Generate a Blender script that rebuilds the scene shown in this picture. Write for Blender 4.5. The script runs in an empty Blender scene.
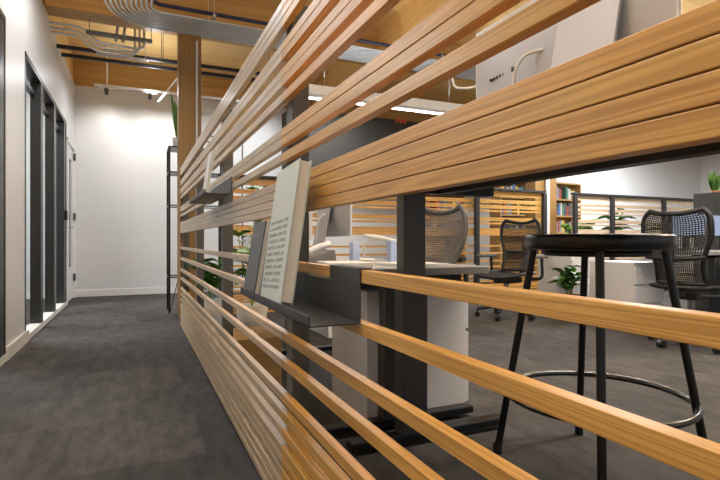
import bpy, bmesh, math, random
from mathutils import Vector, Matrix
random.seed(7)
C = bpy.context.scene.collection
PI = math.pi
# ---------------------------------------------------------------- camera numbers
H = 0.82                      # eye height
A = math.radians(24.13)       # camera turned to the right of the corridor axis (+Y)
SA, CA = math.sin(A), math.cos(A)
FPX = 500.0
HOR = 241.0
X0 = 0.38                     # corridor face of the slatted screen
def sz(s, X=X0):              # height on plane x = X from the slope measured towards the vanishing point
    return H - s*X/CA
def onX(px, X): 
    d = FPX*X/CA/(px-136.0); return (d-X*SA)/CA
def onY(px, Y):
    t = (px-360)/FPX
    # X = d*(t*CA+SA), Y = d*(CA-t*SA)
    d = Y/(CA-t*SA); return d*(t*CA+SA), d
def zat(py, d): return H + (HOR-py)*d/FPX

# ---------------------------------------------------------------- materials
MATS = {}
def nmat(name):
    m = bpy.data.materials.new(name); m.use_nodes = True
    nt = m.node_tree; b = nt.nodes['Principled BSDF']; MATS[name] = m
    return m, nt, b
def simple(name, col, rough=.5, metal=0, emit=None, es=0, noise=0, bump=0, nscale=40, spec=None):
    m, nt, b = nmat(name)
    b.inputs['Base Color'].default_value = (*col, 1); b.inputs['Roughness'].default_value = rough
    b.inputs['Metallic'].default_value = metal
    if spec is not None: b.inputs['Specular IOR Level'].default_value = spec
    if emit: b.inputs['Emission Color'].default_value = (*emit, 1); b.inputs['Emission Strength'].default_value = es
    if noise or bump:
        tc = nt.nodes.new('ShaderNodeTexCoord'); n = nt.nodes.new('ShaderNodeTexNoise')
        n.inputs['Scale'].default_value = nscale; n.inputs['Detail'].default_value = 4
        nt.links.new(tc.outputs['Object'], n.inputs['Vector'])
        if noise:
            r = nt.nodes.new('ShaderNodeMapRange'); r.inputs['To Min'].default_value = 1-noise; r.inputs['To Max'].default_value = 1+noise
            nt.links.new(n.outputs['Fac'], r.inputs['Value'])
            v = nt.nodes.new('ShaderNodeVectorMath'); v.operation = 'SCALE'; v.inputs[0].default_value = col
            nt.links.new(r.outputs[0], v.inputs['Scale']); nt.links.new(v.outputs[0], b.inputs['Base Color'])
        if bump:
            bp = nt.nodes.new('ShaderNodeBump'); bp.inputs['Strength'].default_value = bump; bp.inputs['Distance'].default_value = .004
            nt.links.new(n.outputs['Fac'], bp.inputs['Height']); nt.links.new(bp.outputs[0], b.inputs['Normal'])
    return m
def wood(name, light, dark, axis='Y', rough=.42, scale=1.0, vary=.18, lines=34, coat=0):
    """straight-grained timber: bands stretched along one axis, tinted per object"""
    m, nt, b = nmat(name); N = nt.nodes.new; L = nt.links.new
    tc = N('ShaderNodeTexCoord'); oi = N('ShaderNodeObjectInfo')
    mp = N('ShaderNodeMapping'); s = [26*scale]*3; s['XYZ'.index(axis)] = .45*scale; mp.inputs['Scale'].default_value = s
    off = N('ShaderNodeVectorMath'); off.operation = 'SCALE'; off.inputs[0].default_value = (37, 53, 71)
    L(oi.outputs['Random'], off.inputs['Scale'])
    add = N('ShaderNodeVectorMath'); add.operation = 'ADD'
    L(tc.outputs['Object'], mp.inputs['Vector']); L(mp.outputs[0], add.inputs[0]); L(off.outputs[0], add.inputs[1])
    n1 = N('ShaderNodeTexNoise'); n1.inputs['Scale'].default_value = 1.1; n1.inputs['Detail'].default_value = 2; n1.inputs['Distortion'].default_value = .1
    L(add.outputs[0], n1.inputs['Vector'])
    mul = N('ShaderNodeMath'); mul.operation = 'MULTIPLY'; mul.inputs[1].default_value = lines
    L(n1.outputs['Fac'], mul.inputs[0])
    sn = N('ShaderNodeMath'); sn.operation = 'SINE'; L(mul.outputs[0], sn.inputs[0])
    r = N('ShaderNodeMapRange'); r.inputs['From Min'].default_value = -1; L(sn.outputs[0], r.inputs['Value'])
    n2 = N('ShaderNodeTexNoise'); n2.inputs['Scale'].default_value = 6; n2.inputs['Detail'].default_value = 5
    L(add.outputs[0], n2.inputs['Vector'])
    mx0 = N('ShaderNodeMath'); mx0.operation = 'MULTIPLY_ADD'; mx0.inputs[1].default_value = .55; 
    L(r.outputs[0], mx0.inputs[0]); 
    h = N('ShaderNodeMath'); h.operation = 'MULTIPLY'; h.inputs[1].default_value = .55; L(n2.outputs['Fac'], h.inputs[0]); L(h.outputs[0], mx0.inputs[2])
    mix = N('ShaderNodeMix'); mix.data_type = 'RGBA'
    mix.inputs[6].default_value = (*light, 1); mix.inputs[7].default_value = (*dark, 1)
    L(mx0.outputs[0], mix.inputs[0])
    hsv = N('ShaderNodeHueSaturation')
    vr = N('ShaderNodeMapRange'); vr.inputs['To Min'].default_value = 1-vary; vr.inputs['To Max'].default_value = 1+vary*.6
    L(oi.outputs['Random'], vr.inputs['Value']); L(vr.outputs[0], hsv.inputs['Value'])
    m7 = N('ShaderNodeMath'); m7.operation = 'MULTIPLY'; m7.inputs[1].default_value = 7.31; L(oi.outputs['Random'], m7.inputs[0])
    fr = N('ShaderNodeMath'); fr.operation = 'FRACT'; L(m7.outputs[0], fr.inputs[0])
    hr = N('ShaderNodeMapRange'); hr.inputs['To Min'].default_value = .5-.000*min(1, vary*6); hr.inputs['To Max'].default_value = .5+.012*min(1, vary*6)
    L(fr.outputs[0], hr.inputs['Value']); L(hr.outputs[0], hsv.inputs['Hue'])
    L(mix.outputs[2], hsv.inputs['Color'])
    L(hsv.outputs[0], b.inputs['Base Color']); b.inputs['Roughness'].default_value = rough
    b.inputs['Coat Weight'].default_value = coat; b.inputs['Coat Roughness'].default_value = .28; b.inputs['Coat IOR'].default_value = 1.55
    bp = N('ShaderNodeBump'); bp.inputs['Strength'].default_value = .25; bp.inputs['Distance'].default_value = .0006
    L(mx0.outputs[0], bp.inputs['Height']); L(bp.outputs[0], b.inputs['Normal'])
    return m
fir = wood('fir_slat', (.84, .465, .13), (.50, .23, .042), 'Y', .4, 1.1, .10, 85, .25)
fir_pale_glare = wood('fir_slat_pale_glare', (.73, .545, .37), (.45, .305, .18), 'Y', .4, 1.1, .14, 85, .45)  # paler slat tone; paints grazing glare into the corridor screen's far bays
firE = wood('fir_end_board', (.42, .23, .12), (.30, .15, .07), 'Z')
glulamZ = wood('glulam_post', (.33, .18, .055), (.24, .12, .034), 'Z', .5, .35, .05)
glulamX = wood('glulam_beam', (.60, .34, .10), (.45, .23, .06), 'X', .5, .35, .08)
glulamY = wood('glulam_long', (.90, .60, .26), (.76, .45, .15), 'Y', .5, .3, .05)
ceil_m = wood('ceiling_timber', (.93, .62, .27), (.80, .48, .16), 'X', .5, .12, .05)
shelf_wood = wood('shelf_ply', (.70, .44, .18), (.52, .29, .10), 'X', .5, .4, .05)
steel = simple('charcoal_steel', (.045, .045, .047), .45, .1, noise=.12)
steelg = simple('grey_powder_steel', (.10, .099, .096), .42, .2, noise=.1)
black = simple('black_paint', (.010, .010, .011), .28)
blackm = simple('black_matte', (.018, .018, .019), .55)
meshm = simple('black_mesh', (.045, .043, .04), .5)
meshg = simple('grey_mesh', (.26, .245, .23), .5)
white_wall = simple('white_wall', (.73, .73, .725), .38, noise=.015, nscale=3)
base_m = simple('white_baseboard', (.82, .80, .76), .35)
white_lam = simple('white_laminate', (.74, .73, .74), .4)
grey_lam = simple('grey_laminate', (.30, .30, .29), .4)
alu = simple('aluminium', (.46, .465, .48), .42, .35)
galv = simple('galvanised_conduit', (.60, .61, .62), .33, .8, noise=.08, nscale=9)
whitep = simple('white_plastic', (.70, .70, .69), .3)
paper = simple('paper_pages', (.88, .83, .70), .8, noise=.08, nscale=60)
dark_alu = simple('dark_frame', (.045, .043, .042), .35, .3)
green = simple('leaf_green', (.09, .22, .035), .45, noise=.4, nscale=12)
green2 = simple('leaf_pale_green', (.22, .36, .07), .45, noise=.35, nscale=12)
pot_w = simple('pot_white', (.7, .69, .66), .4)
pot_t = simple('pot_terracotta', (.45, .2, .1), .7)
dark_wall = simple('dark_soffit', (.042, .037, .030), .75, noise=.15, nscale=2)
lens = simple('luminous_lens', (.9, .9, .9), .4, emit=(1, .97, .94), es=8)
lampbody = simple('lamp_body_white', (.8, .79, .76), .5, emit=(1, .97, .94), es=.05)
blue_box = simple('pale_blue_plastic', (.42, .52, .78), .4)
skin_tone = simple('grey_fabric', (.16, .155, .15), .8)
orange_m = simple('orange_red', (.8, .13, .04), .5)
# carpet tiles
def carpet():
    m, nt, b = nmat('carpet_tiles'); N = nt.nodes.new; L = nt.links.new
    tc = N('ShaderNodeTexCoord')
    br = N('ShaderNodeTexBrick'); br.inputs['Scale'].default_value = 1; br.offset = .5
    br.inputs['Brick Width'].default_value = .5; br.inputs['Row Height'].default_value = .5
    br.inputs['Mortar Size'].default_value = .004
    br.inputs['Color1'].default_value = (.040, .0375, .0365, 1); br.inputs['Color2'].default_value = (.072, .066, .062, 1); br.inputs['Mortar'].default_value = (.050, .047, .045, 1)
    br.inputs['Bias'].default_value = -.1
    L(tc.outputs['Object'], br.inputs['Vector'])
    n = N('ShaderNodeTexNoise'); n.inputs['Scale'].default_value = 260; n.inputs['Detail'].default_value = 3
    L(tc.outputs['Object'], n.inputs['Vector'])
    mp = N('ShaderNodeMapping'); mp.inputs['Scale'].default_value = (6, 2, 1); n3 = N('ShaderNodeTexNoise'); n3.inputs['Scale'].default_value = 2.2; n3.inputs['Detail'].default_value = 6; n3.inputs['Roughness'].default_value = .7
    L(tc.outputs['Object'], mp.inputs[0]); L(mp.outputs[0], n3.inputs['Vector'])
    m1 = N('ShaderNodeMapRange'); m1.inputs['To Min'].default_value = .35; m1.inputs['To Max'].default_value = 1.65; L(n.outputs['Fac'], m1.inputs['Value'])
    m2 = N('ShaderNodeMapRange'); m2.inputs['From Min'].default_value = .3; m2.inputs['From Max'].default_value = .7; m2.inputs['To Min'].default_value = .5; m2.inputs['To Max'].default_value = 1.6; L(n3.outputs['Fac'], m2.inputs['Value'])
    mm = N('ShaderNodeMath'); mm.operation = 'MULTIPLY'; L(m1.outputs[0], mm.inputs[0]); L(m2.outputs[0], mm.inputs[1])
    v = N('ShaderNodeVectorMath'); v.operation = 'SCALE'; L(br.outputs['Color'], v.inputs[0]); L(mm.outputs[0], v.inputs['Scale'])
    L(v.outputs[0], b.inputs['Base Color']); b.inputs['Roughness'].default_value = .9
    bp = N('ShaderNodeBump'); bp.inputs['Strength'].default_value = .6; bp.inputs['Distance'].default_value = .003
    L(n.outputs['Fac'], bp.inputs['Height']); L(bp.outputs[0], b.inputs['Normal'])
    return m
carpet_m = carpet()
def glass():
    m, nt, b = nmat('window_glass'); N = nt.nodes.new; L = nt.links.new
    tr = N('ShaderNodeBsdfTransparent'); tr.inputs[0].default_value = (.95, .97, .97, 1)
    gl = N('ShaderNodeBsdfGlossy'); gl.inputs['Roughness'].default_value = .02
    f = N('ShaderNodeFresnel'); f.inputs[0].default_value = 1.5
    mx = N('ShaderNodeMixShader'); g = N('ShaderNodeNewGeometry'); iv = N('ShaderNodeMath'); iv.operation = 'SUBTRACT'; iv.inputs[0].default_value = .6; L(g.outputs['Backfacing'], iv.inputs[1]); iv.use_clamp = True; mu = N('ShaderNodeMath'); mu.operation = 'MULTIPLY'; L(iv.outputs[0], mu.inputs[0]); L(f.outputs[0], mu.inputs[1]); L(mu.outputs[0], mx.inputs[0]); L(tr.outputs[0], mx.inputs[1]); L(gl.outputs[0], mx.inputs[2])
    L(mx.outputs[0], nt.nodes['Material Output'].inputs[0]); return m
glass_m = glass()
def book_cover_m():
    """pale cover with rows of dark printed lettering (stripes broken into words)"""
    m, nt, b = nmat('pale_text_cover'); N = nt.nodes.new; L = nt.links.new
    tc = N('ShaderNodeTexCoord'); sp = N('ShaderNodeSeparateXYZ'); L(tc.outputs['Object'], sp.inputs[0])
    # z rows
    mu = N('ShaderNodeMath'); mu.operation = 'MULTIPLY'; mu.inputs[1].default_value = 1/.0155; L(sp.outputs['Z'], mu.inputs[0])
    fr = N('ShaderNodeMath'); fr.operation = 'FRACT'; L(mu.outputs[0], fr.inputs[0])
    row = N('ShaderNodeMath'); row.operation = 'LESS_THAN'; row.inputs[1].default_value = .5; L(fr.outputs[0], row.inputs[0])
    zt = N('ShaderNodeMath'); zt.operation = 'LESS_THAN'; zt.inputs[1].default_value = .20; L(sp.outputs['Z'], zt.inputs[0])
    zb = N('ShaderNodeMath'); zb.operation = 'GREATER_THAN'; zb.inputs[1].default_value = .03; L(sp.outputs['Z'], zb.inputs[0])
    n = N('ShaderNodeTexNoise'); n.inputs['Scale'].default_value = 1.0; n.inputs['Detail'].default_value = 0
    mp = N('ShaderNodeMapping'); mp.inputs['Scale'].default_value = (1, 75, 64); L(tc.outputs['Object'], mp.inputs[0]); L(mp.outputs[0], n.inputs['Vector'])
    w = N('ShaderNodeMath'); w.operation = 'GREATER_THAN'; w.inputs[1].default_value = .38; L(n.outputs['Fac'], w.inputs[0])
    y1 = N('ShaderNodeMath'); y1.operation = 'GREATER_THAN'; y1.inputs[1].default_value = .03; L(sp.outputs['Y'], y1.inputs[0])
    y2 = N('ShaderNodeMath'); y2.operation = 'LESS_THAN'; y2.inputs[1].default_value = .18; L(sp.outputs['Y'], y2.inputs[0])
    cur = row
    for k in (zt, zb, w, y1, y2):
        q = N('ShaderNodeMath'); q.operation = 'MULTIPLY'; L(cur.outputs[0], q.inputs[0]); L(k.outputs[0], q.inputs[1]); cur = q
    mx = N('ShaderNodeMix'); mx.data_type = 'RGBA'; mx.inputs[6].default_value = (.60, .65, .60, 1); mx.inputs[7].default_value = (.24, .27, .25, 1)
    L(cur.outputs[0], mx.inputs[0]); L(mx.outputs[2], b.inputs['Base Color']); b.inputs['Roughness'].default_value = .3
    return m
cover_m = book_cover_m()

# ---------------------------------------------------------------- mesh builder
class MB:
    def __init__(s): s.v = []; s.f = []; s.sm = []
    def add(s, vs, fs, smooth=False):
        o = len(s.v); s.v += [tuple(v) for v in vs]; s.f += [tuple(i+o for i in f) for f in fs]; s.sm += [smooth]*len(fs); return s
    def box(s, a, b, M=None):
        x0, y0, z0 = a; x1, y1, z1 = b
        if x0 > x1: x0, x1 = x1, x0
        if y0 > y1: y0, y1 = y1, y0
        if z0 > z1: z0, z1 = z1, z0
        vs = [Vector(p) for p in ((x0,y0,z0),(x1,y0,z0),(x1,y1,z0),(x0,y1,z0),(x0,y0,z1),(x1,y0,z1),(x1,y1,z1),(x0,y1,z1))]
        if M: vs = [M @ v for v in vs]
        return s.add(vs, [(0,3,2,1),(4,5,6,7),(0,1,5,4),(1,2,6,5),(2,3,7,6),(3,0,4,7)])
    def tube(s, pts, r, n=10, closed=False, rs=None, cap=True):
        pts = [Vector(p) for p in pts]; m = len(pts); rings = []
        up = Vector((0,0,1)); prev = None
        for i, p in enumerate(pts):
            a = pts[(i-1) % m] if (closed or i > 0) else p
            b = pts[(i+1) % m] if (closed or i < m-1) else p
            t = (b-a).normalized()
            if prev is None:
                u = t.cross(up)
                if u.length < 1e-3: u = t.cross(Vector((1,0,0)))
                u.normalize()
            else:
                u = (prev - t*prev.dot(t)).normalized()
            prev = u; w = t.cross(u); rr = rs[i] if rs else r
            rings.append([p + (u*math.cos(2*PI*k/n)+w*math.sin(2*PI*k/n))*rr for k in range(n)])
        vs = [v for R in rings for v in R]; fs = []
        for i in range(m if closed else m-1):
            j = (i+1) % m
            for k in range(n):
                fs.append((i*n+k, i*n+(k+1) % n, j*n+(k+1) % n, j*n+k))
        s.add(vs, fs, True)
        if not closed and cap:
            s.add(rings[0], [tuple(range(n))]); s.add(rings[-1], [tuple(reversed(range(n)))])
        return s
    def lathe(s, prof, c=(0,0,0), n=32):
        vs = []; fs = []; m = len(prof)
        for k in range(n):
            a = 2*PI*k/n
            for r, z in prof: vs.append((c[0]+r*math.cos(a), c[1]+r*math.sin(a), c[2]+z))
        for k in range(n):
            for i in range(m-1):
                fs.append((k*m+i, ((k+1) % n)*m+i, ((k+1) % n)*m+i+1, k*m+i+1))
        return s.add(vs, fs, True)
    def build(s, name, mat, parent=None, loc=None, bevel=0, label=None, seg=2):
        me = bpy.data.meshes.new(name); me.from_pydata(s.v, [], s.f); me.validate()
        for p, q in zip(me.polygons, s.sm): p.use_smooth = q
        o = bpy.data.objects.new(name, me); C.objects.link(o)
        bm = bmesh.new(); bm.from_mesh(me); bmesh.ops.recalc_face_normals(bm, faces=bm.faces); bm.to_mesh(me); bm.free()
        me.materials.append(mat)
        if parent: o.parent = parent
        if loc: o.location = loc
        if bevel:
            md = o.modifiers.new('bevel', 'BEVEL'); md.width = bevel; md.segments = seg; md.limit_method = 'ANGLE'; md.harden_normals = False
        if label: o['label'] = label
        return o
def tag(o, label, cat, group=None):
    o['label'] = label; o['category'] = cat
    if group: o['group'] = group
    return o
def empty(name, loc, label, cat, group=None, rz=0):
    o = bpy.data.objects.new(name, None); C.objects.link(o); o.location = loc; o.rotation_euler = (0, 0, rz)
    o.empty_display_size = .1
    return tag(o, label, cat, group)
def struct(o): o['kind'] = 'structure'; return o
def children(o): return [c for c in bpy.data.objects if c.parent == o]
def copy_tree(o, parent=None):
    c = o.copy(); C.objects.link(c); c.parent = parent
    for ch in children(o): copy_tree(ch, c)
    return c
def round_path(pts, r, n=6):
    """polyline with arcs at the corners"""
    pts = [Vector(p) for p in pts]; out = [pts[0]]
    for i in range(1, len(pts)-1):
        p = pts[i]; a = (pts[i-1]-p); b = (pts[i+1]-p); rr = min(r, a.length*.49, b.length*.49)
        a = a.normalized()*rr; b = b.normalized()*rr
        for k in range(n+1):
            t = k/n; out.append((p+a)*(1-t)**2 + p*2*t*(1-t) + (p+b)*t*t)
    out.append(pts[-1]); return out

# ================================================================ SETTING
XL = -0.814; YF = 8.37; ZW = 3.10; ZC = 3.52; XR = 13.6; YB = -3.0
struct(MB().box((XL-3.2, YB, -.1), (XR, YF+.2, 0)).build('floor', carpet_m))
struct(MB().box((XL-3.2, YB, ZC), (XR, YF+.2, ZC+.12)).build('ceiling', ceil_m))
struct(MB().box((XL-3.2, YF, 0), (XR, YF+.15, ZW)).build('wall_back', white_wall))
struct(MB().box((XL-3.2, YF-.02, ZW), (XR, YF+.15, ZC)).build('beam_back', glulamX)); bpy.data.objects['beam_back'].name = 'trim_1'
struct(MB().box((XR, YB, 0), (XR+.15, YF+.15, ZC)).build('wall_right', white_wall))
struct(MB().box((XL-3.35, YB, 0), (XL-3.2, YF+.15, ZC)).build('wall_meeting_room', white_wall)); bpy.data.objects['wall_meeting_room'].name = 'wall_far_left'
# left wall with two glazed openings and a door
GT = 2.345; Y0g = 4.76; Y1g = 7.36; Yd0 = 7.42; Yd1 = 8.30; Yn1 = 4.10; Yn0 = 1.2
w = MB()
w.box((XL-.14, YB, GT), (XL, YF, ZW))
w.box((XL-.14, YB, 0), (XL, Yn0, GT))
w.box((XL-.14, Yn1, 0), (XL, Y0g, GT))
w.box((XL-.14, Y1g, 0), (XL, Yd0, GT))
w.box((XL-.14, Yd0, 2.16), (XL, Yd1, GT))
w.box((XL-.14, Yd1, 0), (XL, YF, GT))
struct(w.build('wall_left', white_wall))
struct(MB().box((XL-.14, YB, ZW), (XL-.02, YF, ZC)).build('trim_2', glulamY))
b = MB().box((XL, Yn1+.01, 0), (XL+.014, Y0g+.1, .095)).build('baseboard_left', base_m, bevel=.003); struct(b)
struct(MB().box((XL, YF-.014, 0), (XR, YF, .10)).build('baseboard_back', base_m, bevel=.003))
struct(MB().box((XL-3.2, YF-.014, 0), (XL-.15, YF, .10)).build('baseboard_meeting_room', base_m)); bpy.data.objects['baseboard_meeting_room'].name = 'baseboard_far_left'
def glazing(name, ya, yb, mull):
    f = MB(); t = .045
    f.box((XL-.09, ya, .05), (XL+.004, ya+.03, GT)); f.box((XL-.09, yb-.03, .05), (XL+.004, yb, GT))
    f.box((XL-.09, ya, GT-t), (XL+.004, yb, GT))
    f.box((XL-.09, ya, GT-.17), (XL-.05, yb, GT-.13))
    for y in mull: f.box((XL-.085, y, .05), (XL, y+.13, GT))
    o = struct(f.build(name, dark_alu))
    MB().box((XL-.09, ya, 0), (XL+.006, yb, .05)).build('window_sill', base_m, o)
    MB().box((XL-.078, ya, .05), (XL-.070, yb, GT-t)).build('pane', glass_m, o)
    return o
glazing('window_1', Y0g, Y1g, [5.50, 6.33, 7.16])
glazing('window_2', Yn0, Yn1, [2.2, 3.1, Yn1-.14])
# door
d = MB(); d.box((XL-.06, Yd0+.03, .01), (XL-.015, Yd1-.03, .45)); d.box((XL-.06, Yd0+.03, 1.95), (XL-.015, Yd1-.03, 2.12))
d.box((XL-.06, Yd0+.03, .45), (XL-.015, Yd0+.36, 1.95)); d.box((XL-.06, Yd1-.20, .45), (XL-.015, Yd1-.03, 1.95))
door = struct(d.build('door_1', white_lam))
MB().box((XL-.045, Yd0+.36, .45), (XL-.03, Yd1-.20, 1.95)).build('glass_panel', simple('smoked_glass', (.10, .10, .10), .1), door)
fr = MB(); fr.box((XL-.02, Yd0, 0), (XL+.012, Yd0+.03, 2.16)); fr.box((XL-.02, Yd1-.03, 0), (XL+.012, Yd1, 2.16)); fr.box((XL-.02, Yd0, 2.12), (XL+.012, Yd1, 2.16))
fr.build('door_frame', base_m, door)
hd = MB().tube(round_path([(XL-.02, Yd0+.09, 1.0), (XL+.055, Yd0+.09, 1.0), (XL+.055, Yd0+.24, 1.0)], .02), .010); hd.box((XL-.015, Yd0+.06, .94), (XL-.005, Yd0+.12, 1.06))
hd.build('door_handle', alu, door)
for z in (.30, 1.17, 2.03): MB().box((XL-.012, Yd1-.05, z-.05), (XL+.02, Yd1-.012, z+.05)).build('hinge', steelg, door)
# reader box on the last mullion beside the door
tag(MB().box((XL+.001, 7.17, 1.08), (XL+.03, 7.28, 1.20)).build('access_reader', black, bevel=.004), 'small black access reader box on the dark mullion beside the white door', 'card reader')
# wall behind the camera, its unseen window openings added to let in sky fill
w = MB(); w.box((XL-3.2, YB-.15, 0), (XR, YB, .5)); w.box((XL-3.2, YB-.15, 2.7), (XR, YB, ZC))
for x in (XL-3.2, -.9, 2.4, 5.4, 8.4, 11.4, XR-.4): w.box((x, YB-.15, .5), (x+.4, YB, 2.7))
struct(w.build('wall_front', white_wall))
# glulam beams and posts
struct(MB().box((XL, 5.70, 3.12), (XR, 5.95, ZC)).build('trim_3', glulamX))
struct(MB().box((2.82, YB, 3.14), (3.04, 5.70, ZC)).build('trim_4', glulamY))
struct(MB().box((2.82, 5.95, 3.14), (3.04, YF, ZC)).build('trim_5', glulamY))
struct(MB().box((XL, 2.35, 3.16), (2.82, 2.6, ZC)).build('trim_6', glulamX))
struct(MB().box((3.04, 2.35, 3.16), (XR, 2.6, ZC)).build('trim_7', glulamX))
struct(MB().box((6.6, YB, 3.14), (6.82, 5.70, ZC)).build('trim_8', glulamY))
# dark bulkhead on the upper part of the back wall
struct(MB().box((2.28, YF-.5, 1.98), (7.9, YF-.001, ZW-.12)).build('trim_9', dark_wall))
p = empty('timber_post', (.42, 5.72, 0), 'square glulam timber post rising behind the far end of the slatted screen', 'post')
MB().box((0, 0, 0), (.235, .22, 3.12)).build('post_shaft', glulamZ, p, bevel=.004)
MB().tube([(.185, -.015, 0.0), (.185, -.015, 3.0)], .011).build('conduit', whitep, p)
p = empty('timber_post', (5.42, 5.72, 0), 'wide glulam timber post with a thick white pipe between the far screens', 'post')
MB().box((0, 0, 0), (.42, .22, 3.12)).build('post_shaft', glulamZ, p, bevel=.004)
MB().tube([(.20, -.035, 0.0), (.20, -.035, 3.0)], .034).build('pipe', whitep, p)

# ================================================================ SLATTED SCREENS
HS = .0603
TOPS = [-1.65, -1.588, -1.526, -1.358, -1.297, -1.178, -1.118, -1.010, -.770, -.709, -.600, -.417, -.3565, -.296, -.2355,
        .130, .3645, .622, .811, 1.045, 1.166, 1.286, 1.406, 1.475, 1.560, 1.655, 1.745, 1.838]
SLATS = [(sz(s)-HS*X0/CA*.945, sz(s)) for s in TOPS]
TH = .020
def screen(root, L0, L1, posts, cuts, pm=None, pale=()):
    """built along local +Y, corridor face at local x = 0"""
    for z0, z1 in SLATS:
        for a, b_ in cuts:
            MB().box((0, a+.0006, z0), (TH, b_-.0006, z1)).build('slat', fir_pale_glare if a in pale else fir, root, bevel=.0012)
    for y in posts:
        MB().box((TH+.004, y, 0), (TH+.054, y+.06, sz(-1.62))).build('post', pm or steelg, root, bevel=.002)
s1 = empty('slatted_screen', (X0, 0, 0), 'long warm timber slatted screen on dark steel posts running down the corridor in the foreground', 'partition screen')
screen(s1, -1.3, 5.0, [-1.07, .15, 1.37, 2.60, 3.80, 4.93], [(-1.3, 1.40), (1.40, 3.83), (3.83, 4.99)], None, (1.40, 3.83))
MB().box((-.004, 4.991, .02), (.05, 5.03, sz(-1.66))).build('end_board', firE, s1, label='reddish upright end board')
# transverse screens farther into the office
s2 = empty('slatted_screen', (.80, 5.50, 0), 'slatted timber screen crossing the office behind the low desk, dark posts', 'partition screen', None, -PI/2)
screen(s2, 0, 4.55, [0.0, 1.13, 2.26, 3.32, 4.50], [(0, 2.28), (2.28, 4.56)], blackm)
MB().box((-.01, 0, sz(-1.65)+.002), (.06, 4.56, sz(-1.65)+.03)).build('top_rail', blackm, s2)
s3 = empty('slatted_screen', (5.90, 5.50, 0), 'slatted timber screen with plants behind it, seen above the black stool', 'partition screen', None, -PI/2)
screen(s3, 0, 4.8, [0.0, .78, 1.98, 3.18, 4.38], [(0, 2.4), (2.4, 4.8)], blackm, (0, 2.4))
MB().box((-.01, 0, sz(-1.65)+.002), (.06, 4.8, sz(-1.65)+.03)).build('top_rail', blackm, s3)

# ================================================================ SCREEN SHELVES AND BOOKS
def tray(name, y0, y1, zt, xf, zup, tab, label):
    r = empty(name, (0, 0, 0), label, 'shelf')
    o = MB()
    o.box((xf, y0, zt), (X0-.003, y1, zt+.003)); o.box((xf, y0, zt), (xf+.003, y1, zt+.020))
    o.build('tray', steel, r, bevel=.0008)
    o = MB(); o.box((X0-.0035, y0, zt+.003), (X0-.0008, y1, zup))
    o.build('back_plate', steel, r, bevel=.0006)
    for a, b_ in tab:
        zt2 = sz(.130)+.0012
        o = MB().box((X0-.0035, a, zup), (X0-.0008, b_, zt2)); o.box((X0-.0035, a, zt2), (X0+TH+.0015, b_, zt2+.0022))
        o.build('hook', steel, r, bevel=.0006)
    return r
t1 = tray('metal_shelf', .842, 1.475, sz(.3695), .278, sz(.195), [(.842, .998), (1.36, 1.45)], 'folded charcoal metal shelf hooked on the slats, holding two leaning books')
t2 = tray('metal_shelf', 2.20, 2.86, 1.022, .264, 1.10, [], 'smaller looking far metal shelf above eye level holding a thin white booklet')
# books lean: bottom near the lip, top against the slats
def book(name, w, h, t, cover, base, lean, label, pages=True, tilt=0.0):
    """local: y along the width, z up the height, x thickness; cover faces -x"""
    r = empty(name, base, label, 'book'); r.rotation_euler = (tilt, lean, 0); r.rotation_mode = 'XYZ'
    o = MB(); o.box((0, 0, 0), (.0028, w, h)); o.box((t-.0028, 0, 0), (t, w, h)); o.box((0, w-.003, 0), (t, w, h))
    o.build('cover', cover, r, bevel=.0006)
    MB().box((.003, .004, .004), (t-.003, w-.003, h-.004)).build('page_block', paper, r)
    return r
zt = sz(.3695)+.0035
book('book', .192, .325, .028, cover_m, (.283, 1.050, zt+.0035+.012), math.radians(9.0), 'large pale book printed with rows of text, leaning on the metal shelf', tilt=-.06)
book('book', .140, .205, .018, simple('charcoal_cover', (.10, .105, .11), .45), (.284, 1.328, zt+.0025), math.radians(9.5), 'small charcoal book leaning behind the large pale book')
book('booklet', .13, .185, .012, simple('white_cover', (.78, .77, .73), .5), (.270, 2.215, 1.0285), math.radians(9), 'thin white booklet leaning on the far metal shelf')
bpy.data.objects['booklet']['category'] = 'booklet'

# ================================================================ STOOL
def stool():
    d0 = 1.787; lat = .472*d0; cx = lat*CA+d0*SA; cy = d0*CA-lat*SA
    r = empty('bar_stool', (cx, cy, 0), 'tall black round metal stool with a foot ring beside the timber screen', 'stool')
    rs = .246; zt = .835
    MB().lathe([(0, -.010), (rs-.03, -.010), (rs-.012, -.004), (rs-.004, -.006), (rs, -.014), (rs, -.048), (rs-.006, -.056), (rs-.02, -.058), (0, -.058)], (0, 0, zt+.012), 64).build('seat', black, r)
    ang0 = math.atan2(-SA*.43+CA*0.9, 0)  # placeholder
    ring_z = .268; R1 = .345; Rt = .212
    dirs = []
    for (dl, dd) in ((-.9, .43), (.9, -.43), (-.38, -.92), (.25, .97)):
        v = Vector((dl*CA+dd*SA, dd*CA-dl*SA, 0)).normalized(); dirs.append(v)
    for i, v in enumerate(dirs):
        top = v*Rt + Vector((0, 0, zt-.047)); bot = v*R1 + Vector((0, 0, .012))
        mid = top.lerp(bot, .55)
        g = MB().tube([top, mid, bot], .0135, 14).build('leg', black, r)
        MB().tube([bot+Vector((0,0,-.012)), bot+Vector((0,0,.03))+(top-bot)*.0], .017, 14).build('foot_cap', blackm, g)
    rr = (lambda z: Rt+(R1-Rt)*((zt-.047)-z)/((zt-.047)-.012))(ring_z)+.004
    MB().tube([(rr*math.cos(a), rr*math.sin(a), ring_z) for a in [2*PI*k/72 for k in range(72)]], .0115, 12, closed=True).build('foot_ring', simple('black_chrome', (.10, .10, .10), .18, .8), r)
    rr2 = .17
    MB().tube([(rr2*math.cos(a), rr2*math.sin(a), zt-.058) for a in [2*PI*k/48 for k in range(48)]], .010, 10, closed=True).build('seat_ring', black, r)
stool()

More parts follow.
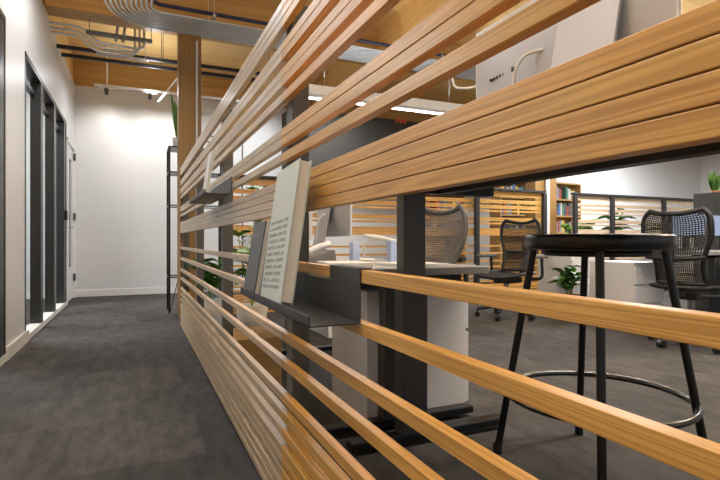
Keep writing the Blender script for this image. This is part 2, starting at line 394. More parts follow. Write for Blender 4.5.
# ================================================================ DESKS
def desk(x0, x1, y0, y1, z, legs_y, label, xa=-.150, xb=-.036):
    r = empty('standing_desk', ((x0+x1)/2, (y0+y1)/2, 0), label, 'desk'); cx, cy = (x0+x1)/2, (y0+y1)/2
    MB().box((x0-cx, y0-cy, z-.032), (x1-cx, y1-cy, z)).build('desktop', grey_lam, r, bevel=.003)
    for y in legs_y:
        MB().box((xa, y-cy-.035, .05), (xb, y-cy+.035, z*.60)).build('leg', steel, r, bevel=.003)
        MB().box((xa+.006, y-cy-.030, z*.60), (xb-.006, y-cy+.030, z-.033)).build('inner_column', steelg, r, bevel=.003)
        MB().box((-.365, y-cy-.03, .018), (.37, y-cy+.03, .05)).build('foot', black, r, bevel=.004)
    MB().box((-.30, legs_y[0]-cy-.03, z-.085), (.30, legs_y[0]-cy+.03, z-.033)).build('frame', blackm, r)
    MB().box((-.30, legs_y[1]-cy-.03, z-.085), (.30, legs_y[1]-cy+.03, z-.033)).build('frame', blackm, r)
    MB().box((.02, legs_y[0]-cy, z-.085), (.07, legs_y[1]-cy, z-.04)).build('cross_bar', blackm, r)
    return r
ZD1 = 1.098; ZD2 = .705
desk(.72, 1.50, .05, 1.80, ZD1, (1.765, .20), 'desk raised high directly behind the slatted screen, carrying the large silver computer')
desk(.68, 1.46, 1.83, 3.60, ZD2, (1.945, 3.45), 'low grey desk with tee feet behind the screen, cluttered with papers', -.098, .0)
# pedestal
def pedestal(name, x0, x1, y0, y1, h, face, label, nd=3):
    r = empty(name, ((x0+x1)/2, (y0+y1)/2, 0), label, 'drawer unit'); a, b_ = (x1-x0)/2, (y1-y0)/2
    MB().box((-a, -b_, .03), (a, b_, h)).build('body', white_lam, r, bevel=.004)
    hh = (h-.07)/nd
    for k in range(nd):
        z0 = .045+k*hh
        o = MB()
        if face == '+x': o.box((a+.001, -b_+.006, z0), (a+.02, b_-.006, z0+hh-.018))
        else: o.box((-a+.006, -b_-.02, z0), (a-.006, -b_-.001, z0+hh-.018))
        q = o.build('drawer', white_lam, r, bevel=.003)
        if k == nd-1:
            o = MB()
            if face == '+x': o.box((a+.02, b_-.06, z0+hh*.6), (a+.026, b_-.035, z0+hh*.75))
            else: o.lathe([(0, 0), (.02, 0), (.02, .006), (0, .006)], (0, 0, 0), 16)
            l = o.build('lock', black, q)
            if face != '+x': l.rotation_euler = (PI/2, 0, 0); l.location = (a-.10, -b_-.02, z0+hh*.62)
    for sx in (-1, 1):
        for sy in (-1, 1): MB().lathe([(0, 0), (.02, 0), (.02, .03), (0, .03)], (sx*(a-.05), sy*(b_-.05), 0), 12).build('castor', blackm, r)
    return r
pedestal('drawer_pedestal', .925, 1.45, 1.99, 2.42, .60, '+x', 'white drawer pedestal standing under the low desk behind its dark column')
# ---- computers
def imac(cx, y0, y1, z0, z1, zdesk, label, X=1.0, so=0):
    cy = (y0+y1)/2; hw = (y1-y0)/2
    r = empty('desktop_computer', (X, cy, zdesk), label, 'computer')
    # curved aluminium back, facing -x
    o = MB(); nu, nv = 20, 12; vs = []; fs = []
    for i in range(nu+1):
        u = -1+2*i/nu
        for j in range(nv+1):
            v = -1+2*j/nv
            bul = .032*(1-abs(u)**2.6)*(1-abs(v)**2.6)
            vs.append((-.004-bul, u*hw, (z0+z1)/2-zdesk+v*(z1-z0)/2))
    for i in range(nu):
        for j in range(nv): fs.append((i*(nv+1)+j, (i+1)*(nv+1)+j, (i+1)*(nv+1)+j+1, i*(nv+1)+j+1))
    o.add(vs, fs, True); o.build('back_shell', alu, r)
    MB().box((-.005, -hw, z0-zdesk), (.004, hw, z1-zdesk)).build('screen_bezel', whitep, r, bevel=.001)
    MB().box((.004, -hw+.012, z0-zdesk+.07), (.005, hw-.012, z1-zdesk-.012)).build('screen', black, r)
    # stand
    zc = z0-zdesk+.20
    o = MB(); M = Matrix.Translation((-.045, so, zc)) @ Matrix.Rotation(math.radians(11), 4, 'Y')
    o.box((-.004, -.09, -zc+.004), (.004, .09, .05), M)
    o.box((-.16, so-.09, .0), (.05, so+.09, .007)); o.box((-.045, so-.06, zc-.03), (-.01, so+.06, zc+.01))
    o.build('stand', alu, r, bevel=.002)
    return r, cy, hw
r, cy, hw = imac(0, .655, 1.312, 1.115, 1.484, ZD1, 'large silver all in one computer seen from behind on the raised desk', 1.0, -.135)
o = MB()
for k in range(6): o.box((-.025, .20+k*.012, .225), (-.018, .206+k*.012, .235))
o.lathe([(0, 0), (.0055, 0), (.0055, .003), (0, .003)], (0, 0, 0), 12)
q = MB()
for k in range(7): q.box((-.0305, .135+k*.0145, .200), (-.0245, .142+k*.0145, .208))
q.box((-.034, .118, .198), (-.026, .130, .212))
q.build('port', black, r)
# cable loops behind it
cb = MB().tube(round_path([(-.03, .0, .22), (-.06, .055, .218), (-.07, .08, .17), (-.06, .075, .008)], .08, 8), .0045, 8); cb.build('power_cable', whitep, r)
r2, c2, h2 = imac(0, 2.48, 3.02, .845, 1.17, ZD2, 'silver all in one computer on the low desk glimpsed beside the large book', 1.06)
MB().tube(round_path([(-.04, -.02, .28), (-.11, -.05, .25), (-.12, -.02, .05), (-.09, -.12, .008)], .08, 8), .0045, 8).build('power_cable', whitep, r2)
r3 = empty('monitor', (1.02, 3.17, ZD2), 'second pale screen back at the far end of the low desk', 'monitor')
MB().box((-.02, -.10, .13), (.02, .20, .46)).build('panel', whitep, r3, bevel=.004)
MB().box((-.03, .0, .006), (-.015, .06, .20)).build('neck', alu, r3); MB().box((-.10, -.06, 0), (.08, .12, .007)).build('foot', alu, r3)
# clutter on the low desk
def thingbox(name, cx, cy, z, sx, sy, sz_, mat, label, cat, rz=0, bev=.003):
    o = MB().box((-sx/2, -sy/2, 0), (sx/2, sy/2, sz_)).build(name, mat, bevel=bev); o.location = (cx, cy, z); o.rotation_euler = (0, 0, rz)
    return tag(o, label, cat)
thingbox('document_box', 1.00, 2.30, ZD2+.0005, .035, .05, .11, blue_box, 'slim pale blue upright box under the corner of the computer screen', 'box')
thingbox('document_box', 1.25, 2.36, ZD2+.0005, .05, .05, .115, blue_box, 'pale blue upright box next to the dark desk column', 'box')
thingbox('paper_stack', 1.18, 2.05, ZD2+.0005, .21, .28, .012, whitep, 'flat stack of white papers on the low desk edge', 'papers', .2, .001)
thingbox('paper_stack', .86, 2.10, ZD2+.0005, .20, .26, .02, pot_w, 'thick off-white paper pile near the screen side of the low desk', 'papers', -.15, .001)
k = empty('desk_phone', (.84, 2.46, ZD2+.001), 'grey desk telephone with handset on the low desk behind the leaning books', 'telephone')
o = MB(); o.add([(-.09, -.1, 0), (.09, -.1, 0), (.09, .1, 0), (-.09, .1, 0), (-.08, -.1, .02), (.08, -.1, .07), (.08, .1, .07), (-.08, .1, .02)], [(0,3,2,1),(4,5,6,7),(0,1,5,4),(1,2,6,5),(2,3,7,6),(3,0,4,7)]); o.build('body', skin_tone, k, bevel=.004)
MB().tube([(.06, -.08, .10), (0, -.085, .085), (-.07, -.08, .055)], .016, 10).build('handset', white_lam, k)
k = empty('desk_lamp', (1.20, 2.62, ZD2+.001), 'small white swivel lamp head low over the desk papers', 'lamp')
MB().lathe([(0, 0), (.06, 0), (.06, .012), (0, .014)], (0, 0, 0), 24).build('base', whitep, k)
MB().tube([(0, 0, .01), (.0, 0, .09), (.05, -.03, .13)], .007, 8).build('arm', whitep, k)
MB().tube([(.0, 0, .145), (.06, -.03, .135), (.17, -.10, .11)], .02, 12, rs=[.010, .016, .010]).build('lamp_head', whitep, k)

# ================================================================ CHAIRS
def make_chair(loc, rz, label, grp=None, mm=None, arms=(-1, 1)):
    mm = mm or meshm
    r = empty('office_chair', loc, label, 'chair', grp, rz)
    # local: faces +x
    def wdt(v):
        t = min(1, max(0, (v-.22)/.50)); t = t*t*(3-2*t)
        return .145+.02*(1-v)+.085*t - .05*max(0, (v-.84)/.16)**2
    def P(u, v):
        z = .50+.54*v + .035*(abs(u)**2)*v*v - .02*v*v
        return Vector((-.235 - .10*v + .06*(u*u) - .03*math.sin(v*PI), u*wdt(v), z))
    nu, nv = 26, 34; vs = [P(-1+2*i/nu, j/nv) for i in range(nu+1) for j in range(nv+1)]
    fs = [(i*(nv+1)+j, (i+1)*(nv+1)+j, (i+1)*(nv+1)+j+1, i*(nv+1)+j+1) for i in range(nu) for j in range(nv)]
    o = MB().add(vs, fs).build('backrest', mm, r)
    md = o.modifiers.new('weave', 'WIREFRAME'); md.thickness = .0115; md.use_even_offset = False
    fm = meshg if mm is meshg else blackm
    bd = [P(-1+2*i/14, 0) for i in range(14)] + [P(1, j/18) for j in range(18)] + [P(1-2*i/14, 1) for i in range(14)] + [P(-1, 1-j/18) for j in range(18)]
    MB().tube(bd, .017, 10, closed=True).build('back_frame', simple('grey_frame', (.11, .105, .10), .5) if mm is meshg else blackm, r)
    MB().tube([(-.30, -.20, .70), (-.36, 0, .68), (-.30, .20, .70)], .018, 8).build('lumbar_support', blackm, r)
    MB().tube([(-.05, 0, .40), (-.22, 0, .40), (-.34, 0, .50), (-.37, 0, .70), (-.37, 0, .86)], .024, 10).build('spine', blackm, r)
    # seat
    nu, nv = 24, 24; Q = lambda u, v: Vector((-.20+.46*v, u*(.21+.05*math.sin(v*PI)), .455+.02*u*u-.03*max(0, v-.75)*4*.6))
    vs = [Q(-1+2*i/nu, j/nv) for i in range(nu+1) for j in range(nv+1)]
    fs = [(i*(nv+1)+j, (i+1)*(nv+1)+j, (i+1)*(nv+1)+j+1, i*(nv+1)+j+1) for i in range(nu) for j in range(nv)]
    o = MB().add(vs, fs).build('seat', meshm, r); md = o.modifiers.new('weave', 'WIREFRAME'); md.thickness = .009; md.use_even_offset = False
    bd = [Q(-1+2*i/12, 0) for i in range(12)] + [Q(1, j/12) for j in range(12)] + [Q(1-2*i/12, 1) for i in range(12)] + [Q(-1, 1-j/12) for j in range(12)]
    MB().tube(bd, .018, 8, closed=True).build('seat_frame', blackm, r)
    MB().box((-.16, -.10, .37), (.10, .10, .43)).build('tilt_mechanism', blackm, r, bevel=.015)
    for s in arms:
        a = MB().tube(round_path([(-.20, s*.14, .41), (-.20, s*.31, .42), (-.18, s*.31, .64)], .06), .016, 8).build('armrest', blackm, r)
        MB().box((-.24, s*.31-.045, .64), (.04, s*.31+.045, .675)).build('arm_pad', skin_tone, a, bevel=.014)
    MB().tube([(0, 0, .13), (0, 0, .38)], .028, 14).build('gas_lift', simple('lift_chrome', (.35, .35, .36), .25, .9) if 'lift_chrome' not in MATS else MATS['lift_chrome'], r)
    for k in range(5):
        a = 2*PI*k/5+.3; cx, cy = math.cos(a), math.sin(a)
        l = MB().tube([(0, 0, .13), (cx*.15, cy*.15, .115), (cx*.30, cy*.30, .085)], .02, 8, rs=[.034, .024, .017]).build('base_leg', blackm, r)
        o = MB().tube([(cx*.30-cy*.022, cy*.30+cx*.022, .03), (cx*.30+cy*.022, cy*.30-cx*.022, .03)], .029, 14); o.tube([(cx*.30, cy*.30, .05), (cx*.30, cy*.30, .09)], .008, 8)
        o.build('castor', black, l)
    return r
ch = make_chair((1.66, 2.88, 0), PI+.25, 'grey mesh office chair drawn up to the low desk, nearest the dark column', mm=meshg)
ch2 = make_chair((3.62, 4.25, 0), PI+.3, 'x')
c2 = ch2; c2.location = (3.62, 4.25, 0); c2.rotation_euler.z = PI+.3; c2['label'] = 'black mesh office chair far back, seen past the left side of the stool'
make_chair((3.98, 2.52, 0), .2, 'wide black mesh office chair seen to the right behind the stool', arms=(-1,))
ch['label'] = 'grey mesh office chair drawn up to the low desk, nearest the dark column'

# ================================================================ RIGHT BACKGROUND
def P2(px, py, d):
    t = (px-360)/FPX; lat = t*d
    return lat*CA+d*SA, d*CA-lat*SA, zat(py, d)
x, y, z = P2(613, 262, 4.9)
pedestal('drawer_pedestal', x+.03, x+.44, y-.20, y+.30, zat(262, 4.9), '-y', 'white drawer pedestal with a small black lock behind the stool legs', 3)
x, y, z = P2(571, 256, 5.5)
pedestal('drawer_pedestal', x, x+.40, y, y+.5, zat(256, 5.4), '-y', 'white drawer pedestal farther left beside the green plant', 2)
# far desk at the right with a charcoal planter box
dd = desk(4.25, 6.6, 2.55, 3.35, .735, (2.7, 3.2), 'far office desk at the right edge behind the wide mesh chair')
k = empty('screen_planter', (5.05, 3.30, 0), 'charcoal panel box planter at the right edge of the view', 'planter')
x, y, z = P2(716, 192, 5.6)
k.location = (x, y, 0)
MB().box((0, 0, .0), (.9, .25, zat(192, 5.6))).build('box', simple('planter_charcoal', (.045, .05, .05), .5), k, bevel=.004)
def leaf(mb, base, dirv, L, w, droop, tw=0):
    """a pointed, folded leaf with real curvature"""
    d = Vector(dirv).normalized(); side = d.cross(Vector((0, 0, 1))); side = side.normalized() if side.length > .01 else Vector((1, 0, 0))
    if tw: side = Matrix.Rotation(tw, 3, d) @ side
    vs = []; n = 6
    for i in range(n+1):
        t = i/n; p = Vector(base)+d*L*t+Vector((0, 0, -droop*L*t*t)); ww = w*math.sin(PI*min(1, t*.93+.07))**.8
        up = side.cross(d).normalized()*ww*.25
        vs += [p-side*ww+up, p, p+side*ww+up]
    fs = []
    for i in range(n):
        for k in range(2): fs.append((i*3+k, i*3+k+1, (i+1)*3+k+1, (i+1)*3+k))
    mb.add(vs, fs, True)
def leafy(loc, h, spread, n, mat, pot, label, potsize=.09, poth=.16, ls=.16, grp=None, stems=5):
    r = empty('potted_plant', loc, label, 'plant', grp); pr = potsize
    MB().lathe([(0, 0), (pr*.75, 0), (pr, poth), (pr*.9, poth), (pr*.88, poth-.02), (0, poth-.02)], (0, 0, 0), 24).build('pot', pot, r)
    mb = MB(); st = MB()
    for s in range(stems):
        a = 2*PI*s/stems+random.random(); tip = Vector((math.cos(a)*spread*.5*random.random(), math.sin(a)*spread*.5*random.random(), h*(.65+.3*random.random())))
        st.tube([(0, 0, poth-.02), tip*.5+Vector((0, 0, .05)), tip], .004, 6)
        for i in range(n//stems):
            q = Vector((0, 0, poth)).lerp(tip, .25+.75*random.random()); b_ = random.random()*2*PI
            leaf(mb, q, (math.cos(b_), math.sin(b_), .5+random.random()*.6), ls*(.6+.6*random.random()), ls*.2, .5, random.uniform(-.4, .4))
    st.build('stem', mat, r); mb.build('foliage', mat, r); return r
def snake(loc, h, n, label, pot, pr=.09, poth=.14, spread=.25):
    r = empty('snake_plant', loc, label, 'plant')
    MB().lathe([(0, 0), (pr*.85, 0), (pr, poth), (pr*.9, poth), (pr*.88, poth-.02), (0, poth-.02)], (0, 0, 0), 24).build('pot', pot, r)
    mb = MB()
    for i in range(n):
        a = 2*PI*i/n+.4*random.random(); leaf(mb, (math.cos(a)*pr*.3, math.sin(a)*pr*.3, poth-.02), (math.cos(a)*spread, math.sin(a)*spread, 1), h*(.7+.3*random.random()), .028, .0, random.uniform(-.8, .8))
    mb.build('foliage', green, r); return r
snake((x+.19, y+.12, zat(192, 5.6)+.001), .30, 9, 'upright green plant on top of the charcoal planter box', pot_t, .06, .03)
# black monitors on the far right desk
for i, (mx, my, lab) in enumerate(((4.45, 2.85, 'dark computer monitor on the far right desk, nearer the chair'), (5.15, 2.95, 'second dark computer monitor on the far right desk beside the planter'))):
    k = empty('computer_monitor', (mx, my, .736), lab, 'monitor')
    MB().box((-.25, -.015, .12), (.25, .015, .34)).build('panel', blackm, k, bevel=.004)
    MB().box((-.235, -.0165, .135), (.235, -.0152, .325)).build('screen', simple('bluish_screen%d' % i, (.05, .06, .08), .2, emit=(.55, .65, .9), es=.35), k)
    MB().box((-.03, .0, .0), (.03, .03, .16)).build('neck', blackm, k); MB().box((-.11, -.07, 0), (.11, .08, .012)).build('foot', blackm, k)
# plants
x, y, z = P2(570, 262, 5.3); leafy((x, y, 0), zat(258, 5.3), .3, 50, green, pot_t, 'leafy green floor plant between the stool leg and the white drawer pedestals', .13, .25, .22)
for i, (px, lab) in enumerate(((580, 'pale green plant behind the slatted screen, left of its black post'), (616, 'tallest green plant behind the slatted screen, right of its black post'), (650, 'small green plant behind the slatted screen near the mesh chair'))):
    X, dd_ = onY(px, 6.3)
    th = empty('plinth', (X, 6.3, 0), 'low white plinth carrying a plant behind the far screen', 'plinth', 'plinths behind the far screen')
    MB().box((-.2, -.2, 0), (.2, .2, .62)).build('body', white_lam, th, bevel=.004)
    leafy((X, 6.3, .621), (.62, .85, .55)[i], .7, 70, (green2, green, green)[i], pot_w, lab, .12, .18, .30)
# plants seen through the near screen at the left
for i, (px, Y, zz, hh, lab) in enumerate(((212, 4.55, .0, .85, 'leafy plant on the floor seen low between the slats near the timber post'), (252, 4.1, .0, 1.0, 'bright green plant seen between slats left of the small charcoal book'), (262, 6.4, .9, .75, 'tall green plant whose leaves show above the large pale book'))):
    X, dd_ = onY(px, Y)
    if zz:
        th = empty('plinth', (X, Y, 0), 'tall white plinth carrying a leafy plant near the back wall', 'plinth'); MB().box((-.2, -.2, 0), (.2, .2, zz)).build('body', white_lam, th, bevel=.004)
    leafy((X, Y, zz+.001), hh, .38, 60, green2 if i != 0 else green, pot_w, lab, .13, .3, .24)
# white low cabinet behind near screen at left
thingbox('storage_cabinet', 1.75, 4.2, 0, .55, .5, .62, white_lam, 'low white storage cabinet glimpsed through the far slats', 'cabinet')
thingbox('wooden_crate', .62, 2.95, 0.001, .26, .40, .28, shelf_wood, 'plain wooden crate on the floor below the metal shelf, past the drawer pedestal', 'crate')
# bookshelves
COL = [simple('spine%d' % i, c, .55) for i, c in enumerate([(.05, .08, .38), (.55, .08, .06), (.75, .72, .65), (.12, .12, .13), (.85, .62, .12), (.10, .30, .22), (.35, .36, .40), (.10, .22, .50)])]
def bookcase(x0, x1, y0, y1, h, shelves, label, glabel, seed):
    rnd = random.Random(seed)
    r = empty('bookcase', (x0, y0, 0), label, 'bookcase'); w_, dp = x1-x0, y1-y0
    MB().box((0, 0, 0), (.03, dp, h)).build('side_panel', shelf_wood, r); MB().box((w_-.03, 0, 0), (w_, dp, h)).build('side_panel', shelf_wood, r)
    MB().box((.03, dp-.015, 0), (w_-.03, dp, h)).build('back_panel', shelf_wood, r)
    zs = [h/shelves*k+.03 for k in range(shelves+1)]
    for zz in zs: MB().box((.031, 0, zz-.03), (w_-.031, dp-.016, zz)).build('shelf', shelf_wood, r)
    for si, zz in enumerate(zs[:-1]):
        if zz < .75: continue
        cur = .05; n = 0
        while cur < w_-.12:
            t = rnd.uniform(.03, .065); hh = (h/shelves-.06)*rnd.uniform(.6, .98); mt = rnd.choice(COL)
            o = MB().box((0, 0, 0), (t, .2, hh)).build('binder', mt, bevel=.002); o.location = (x0+cur, y0+.02, zz+.0006)
            row = ('lowest', 'lower', 'middle', 'upper', 'high', 'top', 'topmost')[min(si, 6)]
            cn = ('blue', 'red', 'cream', 'black', 'yellow', 'green', 'grey', 'bright blue')[COL.index(mt)]
            tag(o, '%s %s, %s shelf' % (cn, glabel, row), 'binder', '%s, %s shelf' % (glabel, row))
            cur += t+.003+(rnd.random() < .12)*.12; n += 1
    return r
bookcase(4.35, 5.25, 7.2, 7.5, 1.92, 6, 'timber bookcase with colourful binders behind the grey mesh chair', 'binder on the left timber bookcase', 3)
bookcase(6.0, 6.95, 7.2, 7.5, 1.92, 6, 'timber bookcase with dark and pale binders left of the far timber post', 'binder on the right timber bookcase by the post', 5)
bookcase(7.25, 8.0, 7.2, 7.5, 1.92, 6, 'narrow timber bookcase just right of the far timber post', 'binder on the narrow timber bookcase', 8)
# orange reflections on the dark bulkhead, modelled as small coloured blocks
X, dd_ = onY(401, YF-.5); refl = empty('reflection_marks', (X, YF-.505, zat(121, dd_)), 'small orange red blocks shaped as reflections high on the dark bulkhead', 'reflection')
o = MB()
for k in range(5): o.box((-.11+k*.045, -.012, -.045+.01*(k % 2)), (-.11+k*.045+.028, 0, .045-.012*((k+1) % 2)))
o.build('reflection_block', orange_m, refl)

# ================================================================ RACK AND SNAKE PLANT BY THE POST
rk = empty('metal_rack', (.334, 6.05, 0), 'tall open black metal rack standing past the end of the screen', 'rack')
zT = 1.90; W = .62; Dp = .34
for a in (0, W):
    for b_ in (0, Dp): MB().box((a, b_, 0), (a+.022, b_+.022, zT)).build('upright', black, rk)
for z in (zT-.014, 1.60, 1.22, .40):
    o = MB()
    o.box((.022, 0, z), (W, .014, z+.014)); o.box((.022, Dp+.008, z), (W, Dp+.022, z+.014)); o.box((0, .022, z), (.014, Dp, z+.014)); o.box((W+.008, .022, z), (W+.022, Dp, z+.014))
    if z in (1.60, zT-.014): o.box((.014, .014, z), (W, Dp, z+.006))
    o.build('shelf_frame', black, rk)
MB().tube([(.02, .01, .02), (.10, .01, .36)], .005, 6).build('brace', black, rk)
snake((.455, 6.22, 1.904), .62, 8, 'dark green spiky plant on top of the black rack, half hidden by the timber post', pot_w, .07, .12, .12)
# second taller rail behind the post
rk2 = empty('coat_rail', (.62, 7.9, 0), 'thin black metal rail frame against the back wall right of the timber post', 'rail')
for a in (0, .9): MB().tube([(a, 0, 0), (a, 0, 2.42)], .010, 8).build('upright', black, rk2)
for z in (2.33, 2.42): MB().tube([(0, 0, z), (.9, 0, z)], .009, 8).build('crossbar', black, rk2)

# ================================================================ CEILING SERVICES
# flat bank of galvanised conduits crossing under the beam, turning towards the camera at the left
N = 10
for k in range(N):
    yb = 5.05+k*.043; xb = -.02+k*.0; z = 2.965
    xturn = .13-(k)*.043
    pts = [(9.5, yb, z), (xturn, yb, z), (xturn, -.8, z)]
    o = MB().tube(round_path(pts, .14+k*.043, 10), .0120, 10).build('conduit', galv)
    tag(o, 'galvanised steel conduit in the flat bank of ten, turning towards the viewer', 'conduit', 'conduits in the flat bank')
for i, xs in enumerate((.68, 2.0, 3.3, 4.6)):
    o = MB(); o.box((xs, 5.00, 2.99), (xs+.03, 5.48, 3.02)); o.tube([(xs+.015, 5.02, 3.02), (xs+.015, 5.02, ZC)], .004, 6); o.tube([(xs+.015, 5.46, 3.02), (xs+.015, 5.46, ZC)], .004, 6)
    tag(o.build('conduit_hanger', galv), 'steel strut hanger on thin rods above the conduit bank', 'hanger', 'hangers of the conduit bank')
# blue black cable bundle on top of the bank
tag(MB().tube([(9.4, 5.065, 3.046), (.2, 5.065, 3.046), (.05, 4.95, 3.05), (.03, 4.0, 3.046)], .020, 8).build('cable_bundle', simple('blue_black_cable', (.02, .022, .06), .5)), 'dark blue cable bundle lying along the near side of the conduit bank', 'cable')
# three conduits dropping and running to the left wall
for k in range(3):
    Yk = 5.95+k*.05; xd = .03-k*.045
    zt_ = 2.80-.0*k
    pts = [(xd+.05, Yk+.05, ZC), (xd+.05, Yk+.05, 2.93-k*.028), (-.36-.02*k, Yk+.05, 2.93-k*.028), (-.52-.02*k, Yk+.05, 3.07-k*.03), (XL, Yk+.05, 3.07-k*.03)]
    o = MB().tube(round_path(pts, .07, 7), .0135, 10).build('conduit', galv)
    tag(o, 'bent steel conduit dropping and jogging across to the left wall below the ceiling', 'conduit', 'three bent conduits to the left wall')
tag(MB().box((-.47, 5.85, 2.96), (.16, 5.89, 3.0)).tube([(-.44, 5.87, 3.0), (-.44, 5.87, ZC)], .004, 6).tube([(.15, 5.87, 3.0), (.15, 5.87, ZC)], .004, 6).build('strut_channel', steelg), 'short grey strut channel above the bent conduits', 'strut')
for k in range(2):
    tag(MB().tube([(-.20+k*.07, 5.98, 2.965-.0*k), (-.13+k*.07, 5.99, ZC)], .015, 8).build('conduit', galv), 'short upright grey conduit rising behind the strut channel', 'conduit', 'short upright conduits')
for i, (Y, z, lab) in enumerate(((6.50, 3.01, 'upper dark cable channel crossing the corridor ceiling'), (6.90, 3.05, 'lower dark cable channel crossing the corridor ceiling, farther back'))):
    tag(MB().box((XL, Y, z-.02), (1.9, Y+.035, z+.02)).tube([(.3, Y+.017, z+.02), (.3, Y+.017, ZC)], .004, 6).tube([(1.7, Y+.017, z+.02), (1.7, Y+.017, ZC)], .004, 6).build('cable_channel', blackm), lab, 'channel')
tag(MB().tube([(-.42, 6.475, 2.972), (-.40, 6.475, 2.972), (.12, 6.475, 2.972), (.14, 6.475, 2.972)], .016, 10).tube([(.10, 6.475, 2.98), (.10, 6.475, ZC)], .004, 6).build('conduit', galv), 'short bright conduit length slung beside the upper dark channel', 'conduit')
# track light
Yt = 7.70; xa = onY(94, Yt)[0]; xb_ = 1.6
tr = empty('track_light', (xa, Yt, 2.95), 'white track light with small spot heads in front of the back wall', 'light')
MB().box((0, -.02, -.015), (xb_-xa, .02, .015)).build('track', whitep, tr)
for px in (106.5, 150):
    xx = onY(px, Yt)[0]-xa
    hdm = MB().box((xx-.10, -.022, -.035), (xx+.10, .022, -.016)).build('head_adapter', whitep, tr)
    MB().lathe([(0, -.12), (.022, -.12), (.030, -.035), (0, -.035)], (xx, 0, 0), 18).build('spot_head', steelg, hdm)
MB().tube([(onY(107, Yt)[0]-xa, 0, .015), (onY(107, Yt)[0]-xa, 0, ZC-2.95)], .010, 8).build('hanger_rod', whitep, tr)
X1 = onY(158, 7.3)[0]; X2 = onY(177, 7.3)[0]
tag(MB().tube([(X1, 7.3, zat(102, onY(158, 7.3)[1])), (X2, 7.3, zat(79, onY(177, 7.3)[1])), (onY(186, 7.3)[0], 7.3, zat(70, onY(186, 7.3)[1])), (onY(186, 7.3)[0], 7.3, ZC)], .013, 8).build('hanging_rod', whitep), 'slanted thin white rod hanging just left of the timber post', 'rod')
# small ceiling sensor
tag(MB().lathe([(0, .03), (.07, .03), (.05, 0), (0, -.005)], (-.17, 6.75, ZC-.03), 20).build('smoke_detector', whitep), 'small round white detector on the timber ceiling between the conduits', 'detector')
# linear pendants
def pendant(x0, x1, Y, z, label, grp=None):
    r = empty('linear_pendant', ((x0+x1)/2, Y, z), label, 'light', grp); h = (x1-x0)/2
    MB().box((-h, 0, 0), (h, .16, .10)).build('housing', lampbody, r, bevel=.003)
    MB().box((-h+.01, .11, -.006), (h-.01, .158, -.0005)).build('lens', lens, r)
    for s in (-.8, .8): MB().tube([(s*h, .08, .10), (s*h, .08, ZC-z)], .003, 6).build('hanger_wire', alu, r)
YP = 4.80
pendant(onY(309, YP)[0], onY(467, YP)[0], YP, zat(106, onY(407, YP)[1]), 'long white linear pendant lamp crossing above the office, seen between the upper slats')
pendant(4.9, 7.0, YP, 2.38, 'white linear pendant lamp farther right hidden by the large computer')
# white cable hook near the computer
x, y, z = P2(452, 84, 4.2)
tag(MB().tube(round_path([(x, y, z+.05), (x+.02, y, z-.03), (x+.14, y, z-.02), (x+.42, y, z+.06)], .04, 6), .011, 8).build('hanging_cable', whitep), 'white hooked cable hanging under the timber ceiling left of the large computer', 'cable')

# ================================================================ LIGHTS
def area(name, loc, size, sy, power, col=(.93, .96, 1), rot=(0, 0, 0)):
    l = bpy.data.lights.new(name, 'AREA'); l.shape = 'RECTANGLE'; l.size = size; l.size_y = sy; l.energy = power; l.color = col
    o = bpy.data.objects.new(name, l); C.objects.link(o); o.location = loc; o.rotation_euler = rot; return o
area('pendant_light', (2.62, 4.88, 2.33), 1.9, .14, 35)
area('pendant_light', (5.95, 4.88, 2.33), 2.0, .14, 45)
area('office_light', (2.6, 1.2, 3.0), 2.0, .3, 42)
area('office_light', (5.6, 1.2, 3.0), 2.0, .3, 45)
area('office_light', (9.5, 3.5, 3.0), 2.0, .5, 70)
area('office_light', (9.5, 6.8, 3.0), 2.0, .5, 110)
area('office_light', (2.4, 7.2, 3.0), 2.0, .3, 45)
area('corridor_fill', (-.3, 4.2, 3.05), .3, 1.4, 17)  # added corridor fill without fixtures, placed to balance light on slats and walls
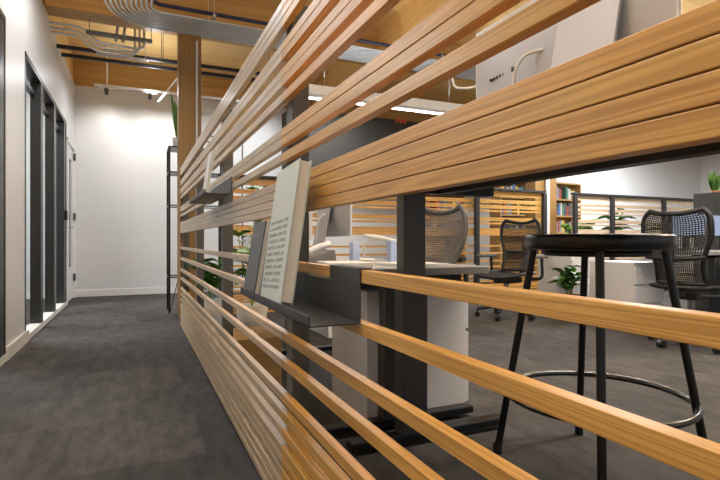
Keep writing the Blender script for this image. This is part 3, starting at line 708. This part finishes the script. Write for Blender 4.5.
area('corridor_fill', (-.3, 1.8, 3.05), .3, 1.2, 12)
area('corridor_fill', (-.3, -.8, 3.05), .3, 1.2, 12)
area('corridor_fill', (.1, 7.2, 2.85), .9, .1, 8)
area('meeting_light', (XL-1.6, 6.0, 3.2), 1.6, 2.4, 110)
area('ceiling_fill', (-.2, 2.0, 2.75), .1, 3.5, 26, rot=(PI, 0, 0))  # unseen upward lamps, added to brighten the timber ceiling
area('ceiling_fill', (2.0, 1.2, 2.75), 2.0, .1, 75, rot=(PI, 0, 0))
area('ceiling_fill', (6.0, 1.2, 2.75), 2.0, .1, 75, rot=(PI, 0, 0))
area('ceiling_fill', (.2, 6.9, 2.9), .1, 1.6, 5, rot=(PI, 0, 0))
for px in (106.5, 150, 178):
    l = bpy.data.lights.new('track_spot', 'SPOT'); l.energy = 10; l.spot_size = math.radians(100); l.spot_blend = .9; l.shadow_soft_size = .03; l.color = (1, .96, .9)
    o = bpy.data.objects.new('track_spot', l); C.objects.link(o); o.location = (onY(px, Yt)[0], Yt, 2.79); o.rotation_euler = (math.radians(50), 0, 0)
w = bpy.data.worlds.new('World'); bpy.context.scene.world = w; w.use_nodes = True
w.node_tree.nodes['Background'].inputs[0].default_value = (.78, .90, 1, 1); w.node_tree.nodes['Background'].inputs[1].default_value = .35
# added fill aimed upward from above the pendants to brighten the ceiling
area('pendant_fill', (2.62, 4.88, 2.52), 1.9, .12, 4, rot=(PI, 0, 0))
area('pendant_fill', (5.95, 4.88, 2.52), 2.0, .12, 30, rot=(PI, 0, 0))

# ================================================================ CAMERA
cam = bpy.data.cameras.new('camera'); co = bpy.data.objects.new('camera', cam); C.objects.link(co)
co.location = (0, 0, H); co.rotation_euler = (PI/2, 0, -A)
cam.sensor_width = 36; cam.lens = FPX*36/720; cam.shift_y = 1/720; cam.clip_start = .02
sc = bpy.context.scene; sc.camera = co
sc.view_settings.view_transform = 'Standard'; sc.view_settings.look = 'None'; sc.view_settings.gamma = 1; sc.view_settings.exposure = 0.66
